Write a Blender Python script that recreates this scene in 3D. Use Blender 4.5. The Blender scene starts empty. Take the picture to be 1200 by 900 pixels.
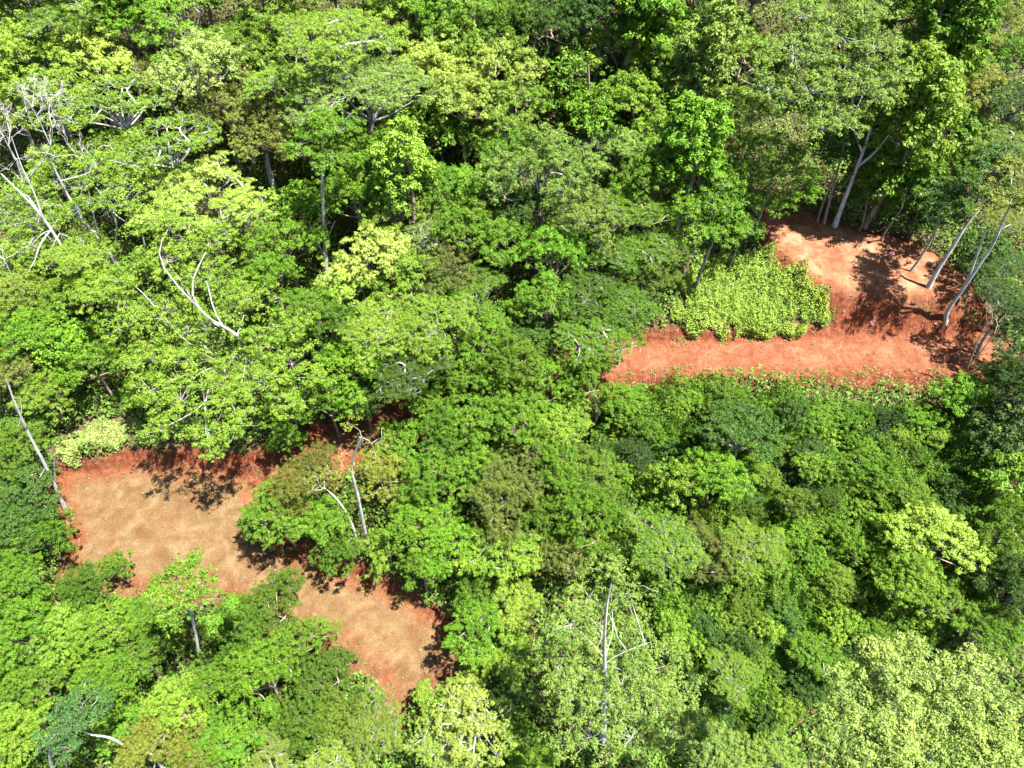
import bpy, math
import numpy as np
from mathutils import Vector
SC = bpy.context.scene
COL = SC.collection
rng = np.random.default_rng(7)
# ------------------------------------------------------------------ camera, sky, sun, exposure
PITCH, CAMZ, F = math.radians(47), 48.3, 832.0
cd = bpy.data.cameras.new('camera'); cam = bpy.data.objects.new('camera', cd); COL.objects.link(cam)
cam.location = (0, 0, CAMZ); cam.rotation_euler = (math.pi/2 - PITCH, 0, 0)
cd.sensor_width = 36; cd.lens = 36*F/1200; cd.clip_start = .5; cd.clip_end = 3000
SC.camera = cam
SUN_EL, SUN_AZ = math.radians(68), math.radians(108)      # azimuth clockwise from +y (away from the camera)
w = bpy.data.worlds.new('World'); SC.world = w; w.use_nodes = True
nt = w.node_tree; bg = nt.nodes['Background']
sky = nt.nodes.new('ShaderNodeTexSky'); sky.sky_type = 'NISHITA'; sky.sun_disc = False
sky.sun_elevation = SUN_EL; sky.sun_rotation = SUN_AZ
nt.links.new(sky.outputs[0], bg.inputs[0]); bg.inputs[1].default_value = .052
sl = bpy.data.lights.new('sun', 'SUN'); sl.energy = 5; sl.angle = math.radians(.53); sl.color = (1, .96, .88)
so = bpy.data.objects.new('sun', sl); COL.objects.link(so)
sdir = Vector((math.sin(SUN_AZ)*math.cos(SUN_EL), math.cos(SUN_AZ)*math.cos(SUN_EL), math.sin(SUN_EL)))
so.rotation_euler = sdir.to_track_quat('Z', 'Y').to_euler(); so.location = (30, 60, 90)
vs = SC.view_settings; vs.view_transform = 'Standard'; vs.look = 'None'; vs.gamma = 1; vs.use_curve_mapping = False
vs.exposure = 2.75
SC.cycles.max_bounces = 6; SC.cycles.diffuse_bounces = 3; SC.cycles.glossy_bounces = 2; SC.cycles.transmission_bounces = 3
# ------------------------------------------------------------------ maths: photo pixel -> world
Fw = np.array([0, math.cos(PITCH), -math.sin(PITCH)]); Up = np.array([0, math.sin(PITCH), math.cos(PITCH)])
CP = np.array([0, 0, CAMZ])
def ray(px, py): return Fw + np.array([1., 0, 0])*(px-600)/F - Up*(py-450)/F
def project(p):
    v = np.asarray(p) - CP; d = v @ Fw
    return 600 + F*v[0]/d, 450 - F*(v @ Up)/d, d
def Z0(x, y):
    return (.33*(y-45) + .7*np.sin(x*.11+1.3)*np.cos(y*.09) + .35*np.sin(x*.27+y*.19) + np.clip(y-68, 0, 60)**1.25*.085)
def hit(px, py, fn=Z0, extra=0.):
    d = ray(px, py); lo, hi = 5., 400.
    ts = np.linspace(20, 300, 1500)
    P = CP[None] + ts[:, None]*d[None]
    g = P[:, 2] - fn(P[:, 0], P[:, 1]) - extra
    i = int(np.argmax(g < 0)); i = max(i, 1)
    t = ts[i-1] + (ts[i]-ts[i-1])*g[i-1]/(g[i-1]-g[i]+1e-9)
    return CP + t*d
# ------------------------------------------------------------------ terraces cut into the hillside
def seg_d(x, y, a, b):
    ab = b[:2]-a[:2]; L2 = ab @ ab
    t = np.clip(((x-a[0])*ab[0] + (y-a[1])*ab[1])/L2, 0, 1)
    return np.hypot(x-a[0]-t*ab[0], y-a[1]-t*ab[1]), t
ROAD = [((1152,412),2.4),((1100,414),2.6),((1040,414),2.6),((950,417),2.5),((850,417),2.3),((770,418),2.2),((720,427),2.1),((640,452),1.6),((540,478),1.6),
        ((455,500),2.0),((385,530),2.2),((300,575),2.6),((215,600),2.6)]
SPUR = [((180,605),2.5),((250,640),3.0),((330,682),2.6),((400,708),2.7),((455,738),2.8),((488,768),2.6),((476,800),1.9),((464,836),.9)]
SPUR2 = [((455,742),3.0),((500,762),2.7),((540,782),1.5)]
PADL = [(62,582),(76,548),(160,536),(240,538),(300,548),(322,590),(335,655),(300,695),(230,700),(130,700),(72,680),(90,625)]
PADR = [(882,262),(900,244),(950,256),(1010,272),(1075,294),(1126,338),(1136,376),(1060,368),(985,360),(940,343),(925,318),(900,302)]
def line3(pts):
    out = []
    for (p, hw) in pts:
        q = hit(*p); out.append((q, hw))
    z = np.array([q[2] for q, _ in out]); z = np.convolve(np.r_[z[0], z, z[-1]], [.25, .5, .25], 'valid')
    return [(np.array([q[0], q[1], zz]), hw) for (q, hw), zz in zip(out, z)]
def poly3(pts, tilt, drop):
    P = np.array([hit(*p) for p in pts]); c = P.mean(0); return P, c, tilt, drop
LROAD, LSPUR, LSPUR2 = line3(ROAD), line3(SPUR), line3(SPUR2)
PL, PR = poly3(PADL, .15, -.3), poly3(PADR, .12, .75)
LINES = [LROAD, LSPUR]; POLYS = [PL, PR]
def feat_line(x, y, L):
    bc = np.full(x.shape, 9.); bd = np.full(x.shape, 1e9); bz = np.zeros(x.shape)
    for (a, wa), (b, wb) in zip(L[:-1], L[1:]):
        d, t = seg_d(x, y, a, b); d = d - (wa + (wb-wa)*t)
        z = a[2] + (b[2]-a[2])*t
        m = d < bd; cen = d + (wa + (wb-wa)*t); bc = np.where(m, cen, bc); bd = np.where(m, d, bd); bz = np.where(m, z, bz)
    rut = np.exp(-((bc-.85)/.22)**2)*.09 - np.exp(-((bd+.15)/.3)**2)*.10*(.5+.5*np.sin(x*1.3+y*2.1))
    return bd, bz - rut*(bd < .3)
def feat_poly(x, y, Q):
    P, c, tilt, drop = Q; n = len(P)
    bd = np.full(x.shape, 1e9); ins = np.zeros(x.shape, bool)
    for i in range(n):
        a, b = P[i], P[(i+1) % n]
        d, _ = seg_d(x, y, a, b); bd = np.minimum(bd, d)
        cr = ((a[1] > y) != (b[1] > y)) & (x < (b[0]-a[0])*(y-a[1])/(b[1]-a[1]+1e-12)+a[0])
        ins ^= cr
    zc = Z0(c[0], c[1]) + drop
    return np.where(ins, -bd, bd), zc + tilt*(y-c[1])
def terrain(x, y, full=False):
    x = np.asarray(x, float); y = np.asarray(y, float)
    z0 = Z0(x, y); z = z0.copy()
    wob = .35*np.sin(x*1.1+.6*y)+.25*np.sin(x*2.3-y*1.7)+.12*np.sin(5.1*x+3.3*y)
    dmin = np.full(x.shape, 1e9); left = np.zeros(x.shape)
    fs = [feat_poly(x, y, PL), feat_line(x, y, LSPUR), feat_line(x, y, LROAD), feat_poly(x, y, PR), feat_line(x, y, LSPUR2)]
    for i in (4, 1, 3, 2, 0):
        d, h = fs[i]
        dd = np.maximum(d + wob*.5, 0)
        z = np.clip(z, h - dd*.95, h + dd*1.5)
        left = np.where(d < dmin, {0: 1., 1: 1., 2: 0., 3: -1., 4: 1.}[i], left); dmin = np.minimum(dmin, d)
    z = z + .02*np.sin(x*1.9+y)*np.sin(y*2.3-x)*np.clip(2-dmin, 0, 1)
    if full: return z, z0, dmin + wob*.4, left
    return z
BANK = np.array([hit(*p, terrain) for p in [(925,322),(960,345),(1010,352),(1060,358),(1128,372),(1140,400),(1060,408),(985,408),(940,402),(965,388),(985,370),(972,350)]])
def in_poly(x, y, P):
    ins = np.zeros(x.shape, bool); n = len(P)
    for i in range(n):
        a, b = P[i], P[(i+1) % n]
        ins ^= ((a[1] > y) != (b[1] > y)) & (x < (b[0]-a[0])*(y-a[1])/(b[1]-a[1]+1e-12)+a[0])
    return ins
def is_bare(x, y, margin=.15):
    z, z0, d, left = terrain(x, y, True)
    return in_poly(x, y, BANK) | (d < margin) | ((np.abs(z-z0) > .22) & (d < 2.3))
def hit_g(px, py, extra=0.): return hit(px, py, terrain, extra)
# ------------------------------------------------------------------ materials
def newmat(name):
    m = bpy.data.materials.new(name); m.use_nodes = True; t = m.node_tree
    return m, t, t.nodes, t.links, t.nodes['Principled BSDF']
def leaf_mat(name, fixed=None, trans=.28, rough=.6, spec=.16, var=.35):
    m, t, N, L, b = newmat(name)
    if fixed is None:
        src = N.new('ShaderNodeObjectInfo').outputs['Color']
    else:
        r = N.new('ShaderNodeRGB'); r.outputs[0].default_value = (*fixed, 1); src = r.outputs[0]
    geo = N.new('ShaderNodeNewGeometry')
    tc = N.new('ShaderNodeTexCoord')
    nz = N.new('ShaderNodeTexNoise'); nz.inputs['Scale'].default_value = .55; nz.inputs['Detail'].default_value = 2
    L.new(tc.outputs['Object'], nz.inputs['Vector'])
    hs = N.new('ShaderNodeHueSaturation')
    def mr(sock, a, b_, lo=0., hi=1.):
        k = N.new('ShaderNodeMapRange'); L.new(sock, k.inputs[0])
        k.inputs[1].default_value = lo; k.inputs[2].default_value = hi
        k.inputs[3].default_value = a; k.inputs[4].default_value = b_
        return k.outputs[0]
    rnd = geo.outputs['Random Per Island']
    hue = N.new('ShaderNodeMath'); hue.operation = 'ADD'
    L.new(mr(nz.outputs[0], -.010, .010, .3, .7), hue.inputs[0]); L.new(mr(rnd, .490, .508), hue.inputs[1])
    L.new(hue.outputs[0], hs.inputs['Hue'])
    val = N.new('ShaderNodeMath'); val.operation = 'MULTIPLY'
    L.new(mr(nz.outputs[0], 1.15, .85, .3, .7), val.inputs[0]); L.new(mr(rnd, 1-var, 1+var), val.inputs[1])
    L.new(val.outputs[0], hs.inputs['Value'])
    L.new(src, hs.inputs['Color'])
    L.new(hs.outputs[0], b.inputs['Base Color'])
    b.inputs['Roughness'].default_value = rough; b.inputs['Specular IOR Level'].default_value = spec
    tr = N.new('ShaderNodeBsdfTranslucent'); mx = N.new('ShaderNodeMixShader')
    g = N.new('ShaderNodeMix'); g.data_type = 'RGBA'; g.blend_type = 'MULTIPLY'; g.inputs[0].default_value = 1
    L.new(hs.outputs[0], g.inputs[6]); g.inputs[7].default_value = (1.5, 1.55, .5, 1)
    L.new(g.outputs[2], tr.inputs[0])
    mx.inputs[0].default_value = trans
    L.new(b.outputs[0], mx.inputs[1]); L.new(tr.outputs[0], mx.inputs[2])
    L.new(mx.outputs[0], N['Material Output'].inputs[0])
    return m
def bark_mat(name, c1, c2):
    m, t, N, L, b = newmat(name)
    tc = N.new('ShaderNodeTexCoord'); mp = N.new('ShaderNodeMapping'); mp.inputs['Scale'].default_value = (2, 2, .6)
    nz = N.new('ShaderNodeTexNoise'); nz.inputs['Scale'].default_value = 2.2; nz.inputs['Detail'].default_value = 6
    L.new(tc.outputs['Object'], mp.inputs[0]); L.new(mp.outputs[0], nz.inputs[0])
    r = N.new('ShaderNodeValToRGB'); r.color_ramp.elements[0].position = .35; r.color_ramp.elements[1].position = .62
    r.color_ramp.elements[0].color = (*c1, 1); r.color_ramp.elements[1].color = (*c2, 1)
    L.new(nz.outputs[0], r.inputs[0]); L.new(r.outputs[0], b.inputs['Base Color'])
    b.inputs['Roughness'].default_value = .85
    return m
LEAF = leaf_mat('tree_leaves')
UNDER = leaf_mat('undergrowth_leaves', (.062, .118, .014), var=.5)
BARK = bark_mat('pale_bark', (.09, .08, .07), (.21, .20, .185))
WHITE = bark_mat('white_bark', (.17, .165, .157), (.34, .335, .325))
BROWN = bark_mat('brown_bark', (.09, .065, .045), (.22, .17, .13))
def soil_mat():
    m, t, N, L, b = newmat('red_soil')
    at = N.new('ShaderNodeAttribute'); at.attribute_name = 'soil'; sp = N.new('ShaderNodeSeparateColor'); L.new(at.outputs['Color'], sp.inputs[0])
    tc = N.new('ShaderNodeTexCoord')
    def noise(s, det=5, dist=0, scale=(1, 1, 1)):
        mp = N.new('ShaderNodeMapping'); mp.inputs['Scale'].default_value = scale; L.new(tc.outputs['Object'], mp.inputs[0])
        n = N.new('ShaderNodeTexNoise'); n.inputs['Scale'].default_value = s; n.inputs['Detail'].default_value = det
        n.inputs['Distortion'].default_value = dist; L.new(mp.outputs[0], n.inputs[0]); return n.outputs[0]
    def ramp(s, stops):
        r = N.new('ShaderNodeValToRGB'); L.new(s, r.inputs[0]); e = r.color_ramp.elements
        while len(e) < len(stops): e.new(.5)
        for k, (p, c) in zip(e, stops): k.position = p; k.color = (*c, 1)
        return r.outputs[0]
    def mix(f, a, c, mode='MIX'):
        g = N.new('ShaderNodeMix'); g.data_type = 'RGBA'; g.blend_type = mode
        if hasattr(f, 'is_output'): L.new(f, g.inputs[0])
        else: g.inputs[0].default_value = f
        for s, i in ((a, 6), (c, 7)):
            if hasattr(s, 'is_output'): L.new(s, g.inputs[i])
            else: g.inputs[i].default_value = (*s, 1)
        return g.outputs[2]
    n1, n2, n3 = noise(.6, 9, .9), noise(2.3, 8), noise(9, 8)
    red = ramp(n2, [(.3, (0.0546, 0.0137, 0.0059)), (.52, (0.0874, 0.0245, 0.0106)), (.72, (0.1209, 0.0446, 0.0224))])
    org = ramp(n1, [(.34, (0.0966, 0.0356, 0.0175)), (.5, (0.1355, 0.0622, 0.0325)), (.66, (0.1791, 0.1008, 0.0577))])
    tan = ramp(n1, [(.34, (.062, .035, .015)), (.5, (.080, .051, .023)), (.68, (.102, .071, .035))])
    fine = ramp(n3, [(.34, (.66, .64, .61)), (.5, (.96, .96, .96)), (.68, (1.26, 1.28, 1.3))])
    floor = mix(sp.outputs[2], org, tan)
    mot = ramp(noise(.9, 7, 1.2), [(.44, (0, 0, 0)), (.62, (1, 1, 1))]); floor = mix(.22, floor, mix(mot, floor, red))
    bare = mix(sp.outputs[1], red, floor)
    bare = mix(.75, bare, fine, 'MULTIPLY')
    litter = ramp(n2, [(.35, (.022, .018, .010)), (.6, (.06, .045, .022)), (.75, (.045, .06, .02))])
    L.new(mix(sp.outputs[0], litter, bare), b.inputs['Base Color'])
    b.inputs['Roughness'].default_value = .95; b.inputs['Specular IOR Level'].default_value = .1
    bp = N.new('ShaderNodeBump'); bp.inputs['Strength'].default_value = .7; bp.inputs['Distance'].default_value = .12
    ad = N.new('ShaderNodeMath'); ad.operation = 'MULTIPLY_ADD'; ad.inputs[1].default_value = .5; L.new(n3, ad.inputs[0]); L.new(n2, ad.inputs[2])
    # rain-cut rills down the slope
    rl = noise(3.2, 4, .3, (1, .12, .12)); ad2 = N.new('ShaderNodeMath'); ad2.operation = 'MULTIPLY_ADD'; ad2.inputs[1].default_value = .8
    fm = N.new('ShaderNodeMath'); fm.operation = 'MULTIPLY_ADD'; fm.inputs[1].default_value = -1.1; fm.inputs[2].default_value = 1.25; L.new(sp.outputs[1], fm.inputs[0])
    rm = N.new('ShaderNodeMath'); rm.operation = 'MULTIPLY'; L.new(rl, rm.inputs[0]); L.new(fm.outputs[0], rm.inputs[1]); ad2.inputs[1].default_value = 1.6; L.new(rm.outputs[0], ad2.inputs[0]); L.new(ad.outputs[0], ad2.inputs[2])
    L.new(ad2.outputs[0], bp.inputs['Height']); L.new(bp.outputs[0], b.inputs['Normal'])
    return m
SOIL = soil_mat()
# ------------------------------------------------------------------ mesh helpers
def quads_mesh(name, V, Fq, mat):
    me = bpy.data.meshes.new(name); n, f = len(V), len(Fq)
    me.vertices.add(n); me.vertices.foreach_set('co', V.astype(np.float32).ravel())
    me.loops.add(f*4); me.loops.foreach_set('vertex_index', Fq.astype(np.int32).ravel())
    me.polygons.add(f); me.polygons.foreach_set('loop_start', np.arange(0, f*4, 4, dtype=np.int32))
    me.update(calc_edges=True)
    if mat: me.materials.append(mat)
    return me
def link(name, me, parent=None, color=None):
    o = bpy.data.objects.new(name, me); COL.objects.link(o)
    if parent: o.parent = parent
    if color: o.color = (*color, 1)
    return o
def tag(o, label=None, cat=None, group=None, kind=None):
    for k, v in (('label', label), ('category', cat), ('group', group), ('kind', kind)):
        if v: o[k] = v
    return o
def nrm(v): return v/(np.linalg.norm(v, axis=-1, keepdims=True)+1e-9)
def leaf_mesh(name, P, Nn, size, R, mat, aspect=.55):
    n = len(P)
    if Nn.shape[1] == 6: t = Nn[:, 3:]; Nn = nrm(Nn[:, :3])
    else: Nn = nrm(Nn); t = R.normal(size=(n, 3)); t[:, 2] -= .25
    t = nrm(t - Nn*(t*Nn).sum(1, keepdims=True)); b = np.cross(Nn, t); s = np.asarray(size)[:, None] if np.ndim(size) else size
    V = np.stack([P-t*s*.5, P+b*s*aspect*.5 - Nn*s*.06, P+t*s*.5 - Nn*s*.10, P-b*s*aspect*.5 - Nn*s*.06], 1).reshape(-1, 3)
    return quads_mesh(name, V, np.arange(n*4).reshape(-1, 4), mat)
def tubes(paths, sides=6):
    """paths: list of (points Nx3, radii N) -> verts, quads"""
    VV, FF, k = [], [], 0
    for P, r in paths:
        P = np.asarray(P, float); r = np.asarray(r, float); n = len(P)
        T = nrm(np.gradient(P, axis=0)); ref = np.array([.3, .9, .1]) if abs(T[0, 1]) < .9 else np.array([1., 0, 0])
        A = nrm(np.cross(T, ref)); B = np.cross(T, A)
        s = sides if r[0] > .05 else 4
        an = np.arange(s)*2*math.pi/s
        ring = P[:, None] + r[:, None, None]*(A[:, None]*np.cos(an)[None, :, None] + B[:, None]*np.sin(an)[None, :, None])
        VV.append(ring.reshape(-1, 3))
        i = np.arange(n-1)[:, None]*s; j = np.arange(s)[None]; j2 = (j+1) % s
        FF.append(k + np.stack([i+j, i+j2, i+s+j2, i+s+j], -1).reshape(-1, 4)); k += n*s
    return np.concatenate(VV), np.concatenate(FF)
def curve(a, b, R, bend=.12, n=6, sag=0.):
    a = np.asarray(a, float); b = np.asarray(b, float); t = np.linspace(0, 1, n)[:, None]; L = np.linalg.norm(b-a)
    off = R.normal(size=3)*bend*L; off2 = R.normal(size=3)*bend*.5*L
    return a + (b-a)*t + np.sin(t*math.pi)*off + np.sin(t*2*math.pi)*off2*.6 + np.array([0, 0, 1.])*np.sin(t*math.pi)*sag*L
# ------------------------------------------------------------------ trees: lobes -> clumps -> leaves
K = dict(  # R crown radius, H height to crown top, lobes, lobe radius, lobe flatness, clumps per lobe, clump radius, clump flatness, leaves per clump, leaf size, dome height
    round=dict(R=4.6, H=12, nl=15, lr=1.55, lf=.95, nc=24, cr=.48, cf=.8, n=78, s=.18, dome=.95, bark=BROWN),
    umb=dict(R=7, H=17, nl=32, lr=1.65, lf=.4, nc=24, cr=.48, cf=.55, n=90, s=.14, dome=.38, bark=BARK),
    tier=dict(R=5, H=13, nl=18, lr=1.5, lf=.22, nc=20, cr=.5, cf=.35, n=90, s=.15, dome=.85, bark=BARK),
    big=dict(R=3.2, H=9, nl=11, lr=1.35, lf=1., nc=16, cr=.5, cf=.8, n=24, s=.36, dome=1., bark=BROWN),
    col=dict(R=2.4, H=13, nl=22, lr=1.0, lf=1.1, nc=18, cr=.42, cf=.95, n=42, s=.24, dome=2.6, bark=BROWN),
    open=dict(R=5.5, H=14, nl=22, lr=1.5, lf=.6, nc=20, cr=.45, cf=.65, n=66, s=.15, dome=.55, bark=WHITE),
    small=dict(R=2.6, H=6.5, nl=12, lr=1.0, lf=1., nc=15, cr=.36, cf=.85, n=54, s=.17, dome=1., bark=BROWN),
    fine=dict(R=4.0, H=11, nl=15, lr=1.4, lf=.95, nc=27, cr=.4, cf=.85, n=96, s=.13, dome=.85, bark=BARK),
    star=dict(R=3.4, H=9, nl=14, lr=1.15, lf=.5, nc=18, cr=.4, cf=.55, n=66, s=.18, dome=.5, bark=BARK),
)
def clump_leaves(C, cr, cf, n, s, R):
    """leaves gathered in rosettes of six over each clump: returns centre, normal, size, long axis"""
    k = 6; m = len(C); q = max(2, n//k); d = nrm(R.normal(size=(m, q, 3))); up = R.random((m, q)) < .85
    d[..., 2] = np.where(up, np.abs(d[..., 2]), d[..., 2])
    crr = (cr*(.5+1.0*R.random(m)))[:, None, None]
    u = (R.random((m, q))**.4)[..., None]
    P0 = C[:, None] + d*u*crr*np.array([1, 1, cf])
    N0 = nrm(d*np.array([.8, .8, .8]) + np.array([0, 0, .55]) + R.normal(size=d.shape)*.3)
    A = nrm(np.cross(N0, np.array([.37, .92, .13]))); B = np.cross(N0, A)
    an = (np.arange(k)*2*math.pi/k)[None, None] + R.random((m, q, 1))*6.28 + R.normal(size=(m, q, k))*.25
    S = s*(.75+.5*R.random((m, q, k)))*(.8+.4*R.random((m, q, 1)))
    T = A[:, :, None]*np.cos(an)[..., None] + B[:, :, None]*np.sin(an)[..., None]
    P = P0[:, :, None] + T*S[..., None]*.62 + R.normal(size=T.shape)*s*.16
    T = nrm(T - np.array([0, 0, .22])); Nn = nrm(N0[:, :, None] + T*.35 + R.normal(size=T.shape)*.22)
    return P.reshape(-1, 3), np.concatenate([Nn.reshape(-1, 3), T.reshape(-1, 3)], 1), S.ravel()
def lobe_clumps(L, lr, lf, nc, R):
    d = nrm(R.normal(size=(nc, 3))); d[:, 2] = np.where(R.random(nc) < .85, np.abs(d[:, 2]), d[:, 2])
    return L + d*lr*np.array([1, 1, lf])*(.5+.8*R.random(nc)**1.3)[:, None]
def make_proto(kind, seed):
    p = K[kind]; R = np.random.default_rng(seed)
    Rr, H = p['R'], p['H']; dome = p['dome']*Rr; zc = H - dome
    ph = R.random(3)*6.28; bump = lambda a_: 1 + .16*math.sin(2*a_+ph[0]) + .13*math.sin(3*a_+ph[1]) + .1*math.sin(5*a_+ph[2])
    # lobe centres spread on the dome by best-candidate sampling
    L = []
    for i in range(p['nl']):
        best, bd = None, -1
        for _ in range(12):
            a = R.random()*2*math.pi; r = math.sqrt(R.random()) * (Rr - p['lr']*.6)*bump(a)
            q = np.array([r*math.cos(a), r*math.sin(a)*(.85+.3*R.random()), 0.])
            q[2] = dome*(math.sqrt(max(0, 1-min(1, r/Rr)**2)) * (R.random()**.35 if p['dome'] > 1 else .62+.45*R.random())) 
            if kind in ('tier',): q[2] = round(q[2]/1.1)*1.1
            dd = min([np.linalg.norm((q-l)*np.array([1, 1, .8])) for l in L] or [9])
            if dd > bd: best, bd = q, dd
        L.append(best*(1+R.normal(size=3)*.06))
    L = [l + np.array([0, 0, zc - p['lr']*p['lf']*.6]) for l in L]
    P, N_, S, paths = [], [], [], []
    tr = .022*H*dict(small=.8, big=.45, col=.6).get(kind, .9)
    lean = R.normal(size=2)*.04*H
    crotch = np.array([lean[0], lean[1], zc*.78 if kind != 'col' else H*.85])
    base = np.array([0, 0, -.8])
    tp = curve(base, crotch, R, .04, 9); paths.append((tp, np.linspace(tr*1.25, tr*.75, 9)))
    limbs = []
    for l in L:
        lr = p['lr']*(.6+.75*R.random())
        C = lobe_clumps(l, lr, p['lf'], int(p['nc']*(lr/p['lr'])**1.3), R)
        a, b, c = clump_leaves(C, p['cr'], p['cf'], p['n'], p['s'], R)
        P.append(a); N_.append(b); S.append(c)
        start = crotch if kind != 'col' else np.array([lean[0]*.5, lean[1]*.5, max(1.5, l[2]-1.)])
        if limbs and R.random() < .6:
            near = min(limbs, key=lambda q: np.linalg.norm(q-l)); 
            if np.linalg.norm(near-l) < np.linalg.norm(start-l): start = near
        end = l + np.array([0, 0, lr*p['lf']*(.05 if kind == 'open' else -.4)])
        pth = curve(start, end, R, .09, 7, .08); paths.append((pth, np.linspace(tr*.5, tr*.17, 7)))
        limbs.append(pth[4])
        for c_ in C[:: (2 if kind in ('open', 'umb', 'star') else 4)]:
            top = c_ + (np.array([0, 0, p['cr']*.3]) if kind == 'open' else 0)
            paths.append((curve(end, top, R, .1, 4, .05), np.linspace(tr*.1, tr*.035, 4)))
    nm = {'umb': 'umbrella'}.get(kind, kind)
    crown = leaf_mesh('crown', np.concatenate(P), np.concatenate(N_), np.concatenate(S), R, LEAF)
    trunk = quads_mesh('trunk', *tubes(paths), p['bark'])
    trunk.polygons.foreach_set('use_smooth', np.ones(len(trunk.polygons), bool))
    return dict(crown=crown, trunk=trunk, R=Rr, H=H, zc=zc + dome*.35)
NAME = dict(round='broadleaf_tree', umb='umbrella_tree', tier='tiered_tree', big='large_leaved_tree', col='vine_covered_tree', open='open_crowned_tree',
            small='small_tree', fine='fine_leaved_tree', star='spreading_tree', palm='palm_tree')
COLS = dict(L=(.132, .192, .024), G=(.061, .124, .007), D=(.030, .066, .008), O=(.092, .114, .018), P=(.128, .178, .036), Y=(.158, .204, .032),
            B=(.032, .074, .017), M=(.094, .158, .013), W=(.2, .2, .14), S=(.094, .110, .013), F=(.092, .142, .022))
# ------------------------------------------------------------------ ground sheet
def axis(lo, hi, step, far_lo, far_hi):
    a = np.arange(lo, hi+1e-6, step); s = step*1.25; L, Rr = [], []
    v = lo
    while v > far_lo: v -= s; s *= 1.18; L.append(v)
    s = step*1.25; v = hi
    while v < far_hi: v += s; s *= 1.18; Rr.append(v)
    return np.r_[L[::-1], a, Rr]
gx = axis(-60, 60, .22, -900, 900); gy = axis(10, 100, .22, -300, 1500)
X, Y = np.meshgrid(gx, gy); Z, Zb, DM, LF = terrain(X, Y, True)
nx, ny = len(gx), len(gy)
V = np.stack([X, Y, Z], -1).reshape(-1, 3)
I = (np.arange(ny-1)[:, None]*nx + np.arange(nx-1)[None]).ravel()
me = quads_mesh('hillside', V, np.stack([I, I+1, I+nx+1, I+nx], 1), SOIL)
me.polygons.foreach_set('use_smooth', np.ones(len(me.polygons), bool))
sm = lambda v, a, b: np.clip((v-a)/(b-a), 0, 1)
bare = np.maximum(1-sm(DM, .3, 1.3), sm(np.abs(Z-Zb), .1, .4)*(DM < 2.6))
bare = np.maximum(bare, in_poly(X, Y, BANK)*1.); floor = (1-sm(DM, np.where(LF == 1, -1.7, -1.3), .35))*np.where(LF == 0, .45, 1.)
floor = np.where((LF == 1) & (Z > Zb), np.maximum(floor, .62), floor)
ca = me.color_attributes.new('soil', 'FLOAT_COLOR', 'POINT')
ca.data.foreach_set('color', np.stack([bare, floor, np.maximum(LF, 0), np.ones_like(bare)], -1).astype(np.float32).ravel())
tag(link('ground', me), kind='structure')
# ------------------------------------------------------------------ undergrowth, vines and weeds (nobody could count them)
def wpoly(px): return np.array([hit_g(*p) for p in px])
TAB = np.random.default_rng(99).random((128, 128))
def vnoise(x, y):
    xi, yi = np.floor(x).astype(int), np.floor(y).astype(int); fx, fy = x-xi, y-yi; fx = fx*fx*(3-2*fx); fy = fy*fy*(3-2*fy)
    g = lambda i, j: TAB[(xi+i) % 128, (yi+j) % 128]
    return (g(0, 0)*(1-fx)+g(1, 0)*fx)*(1-fy) + (g(0, 1)*(1-fx)+g(1, 1)*fx)*fy
def hills(x, y, s, ph):
    u, v = x*.8+y*.6, y*.8-x*.6
    return .55*vnoise(u*s*.55+ph*9, v*s*.55+31) + .35*vnoise(v*s*1.3+7, u*s*1.3+ph*5) + .25*vnoise(u*s*2.9, v*s*2.9+ph)
def cover(name, x, y, hmax, s, size, R, mat, color=None, label=None, cat=None, ph=0., lift=.5):
    z = terrain(x, y); h = hmax*np.clip(hills(x, y, s, ph), .08, 1.2)
    e = .15
    gxh = (hills(x+e, y, s, ph)-hills(x-e, y, s, ph))/(2*e)*hmax; gyh = (hills(x, y+e, s, ph)-hills(x, y-e, s, ph))/(2*e)*hmax
    P = np.stack([x, y, z + h*R.random(len(x))**lift + .05], -1)
    Nn = np.stack([-gxh, -gyh-.33, np.ones_like(x)], -1) + R.normal(size=P.shape)*.5
    m = leaf_mesh(name, P, Nn, size*(.6+.8*R.random(len(x))), R, mat)
    return tag(link(name, m, color=color), label, cat, kind='stuff')
R = np.random.default_rng(3)
N0 = 560000
t = R.random(N0); y = 4 + 116*R.random(N0); x = (R.random(N0)*2-1)*(32 + y*.56)
VINES = [[(800,325),(838,296),(875,300),(905,305),(935,322),(962,345),(982,364),(965,382),(925,398),(868,400),(818,398),(785,385)],
         [(50,548),(70,520),(100,500),(150,492),(168,505),(160,523),(110,528),(85,540)]]
VP = [wpoly(v) for v in VINES]
keep = ~is_bare(x, y, .25)
for v in VP: keep &= ~in_poly(x, y, v)
x, y = x[keep], y[keep]
cover('undergrowth', x, y, 2.8, .75, .30, R, UNDER, label='dark green shrubby undergrowth covering the forest floor between the trees', cat='undergrowth')
for P_, nm, c, lb, h, n in ((VP[0], 'ground_vines', (.118, .180, .022), 'bright lime low vines and shrubs on the bank beside the upper red pad', 1.7, 52000),
                      (VP[1], 'bank_vines', (.15, .19, .05), 'pale green low vines sprawling above the cut bank of the tan clearing', 1.0, 16000)):
    lo, hi = P_.min(0), P_.max(0); x = lo[0]+(hi-lo)[0]*R.random(n); y = lo[1]+(hi-lo)[1]*R.random(n)
    wob = .5*np.sin(y*2.1)+.3*np.sin(x*3.3)
    k = in_poly(x+wob, y+.4*np.sin(x*1.9), P_) & (vnoise(x*.9+3, y*.9) > .08+.2*R.random(n)); cover(nm, x[k], y[k], h, 1.5, .19, R, LEAF, c, lb, 'vines', ph=1.)
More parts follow.
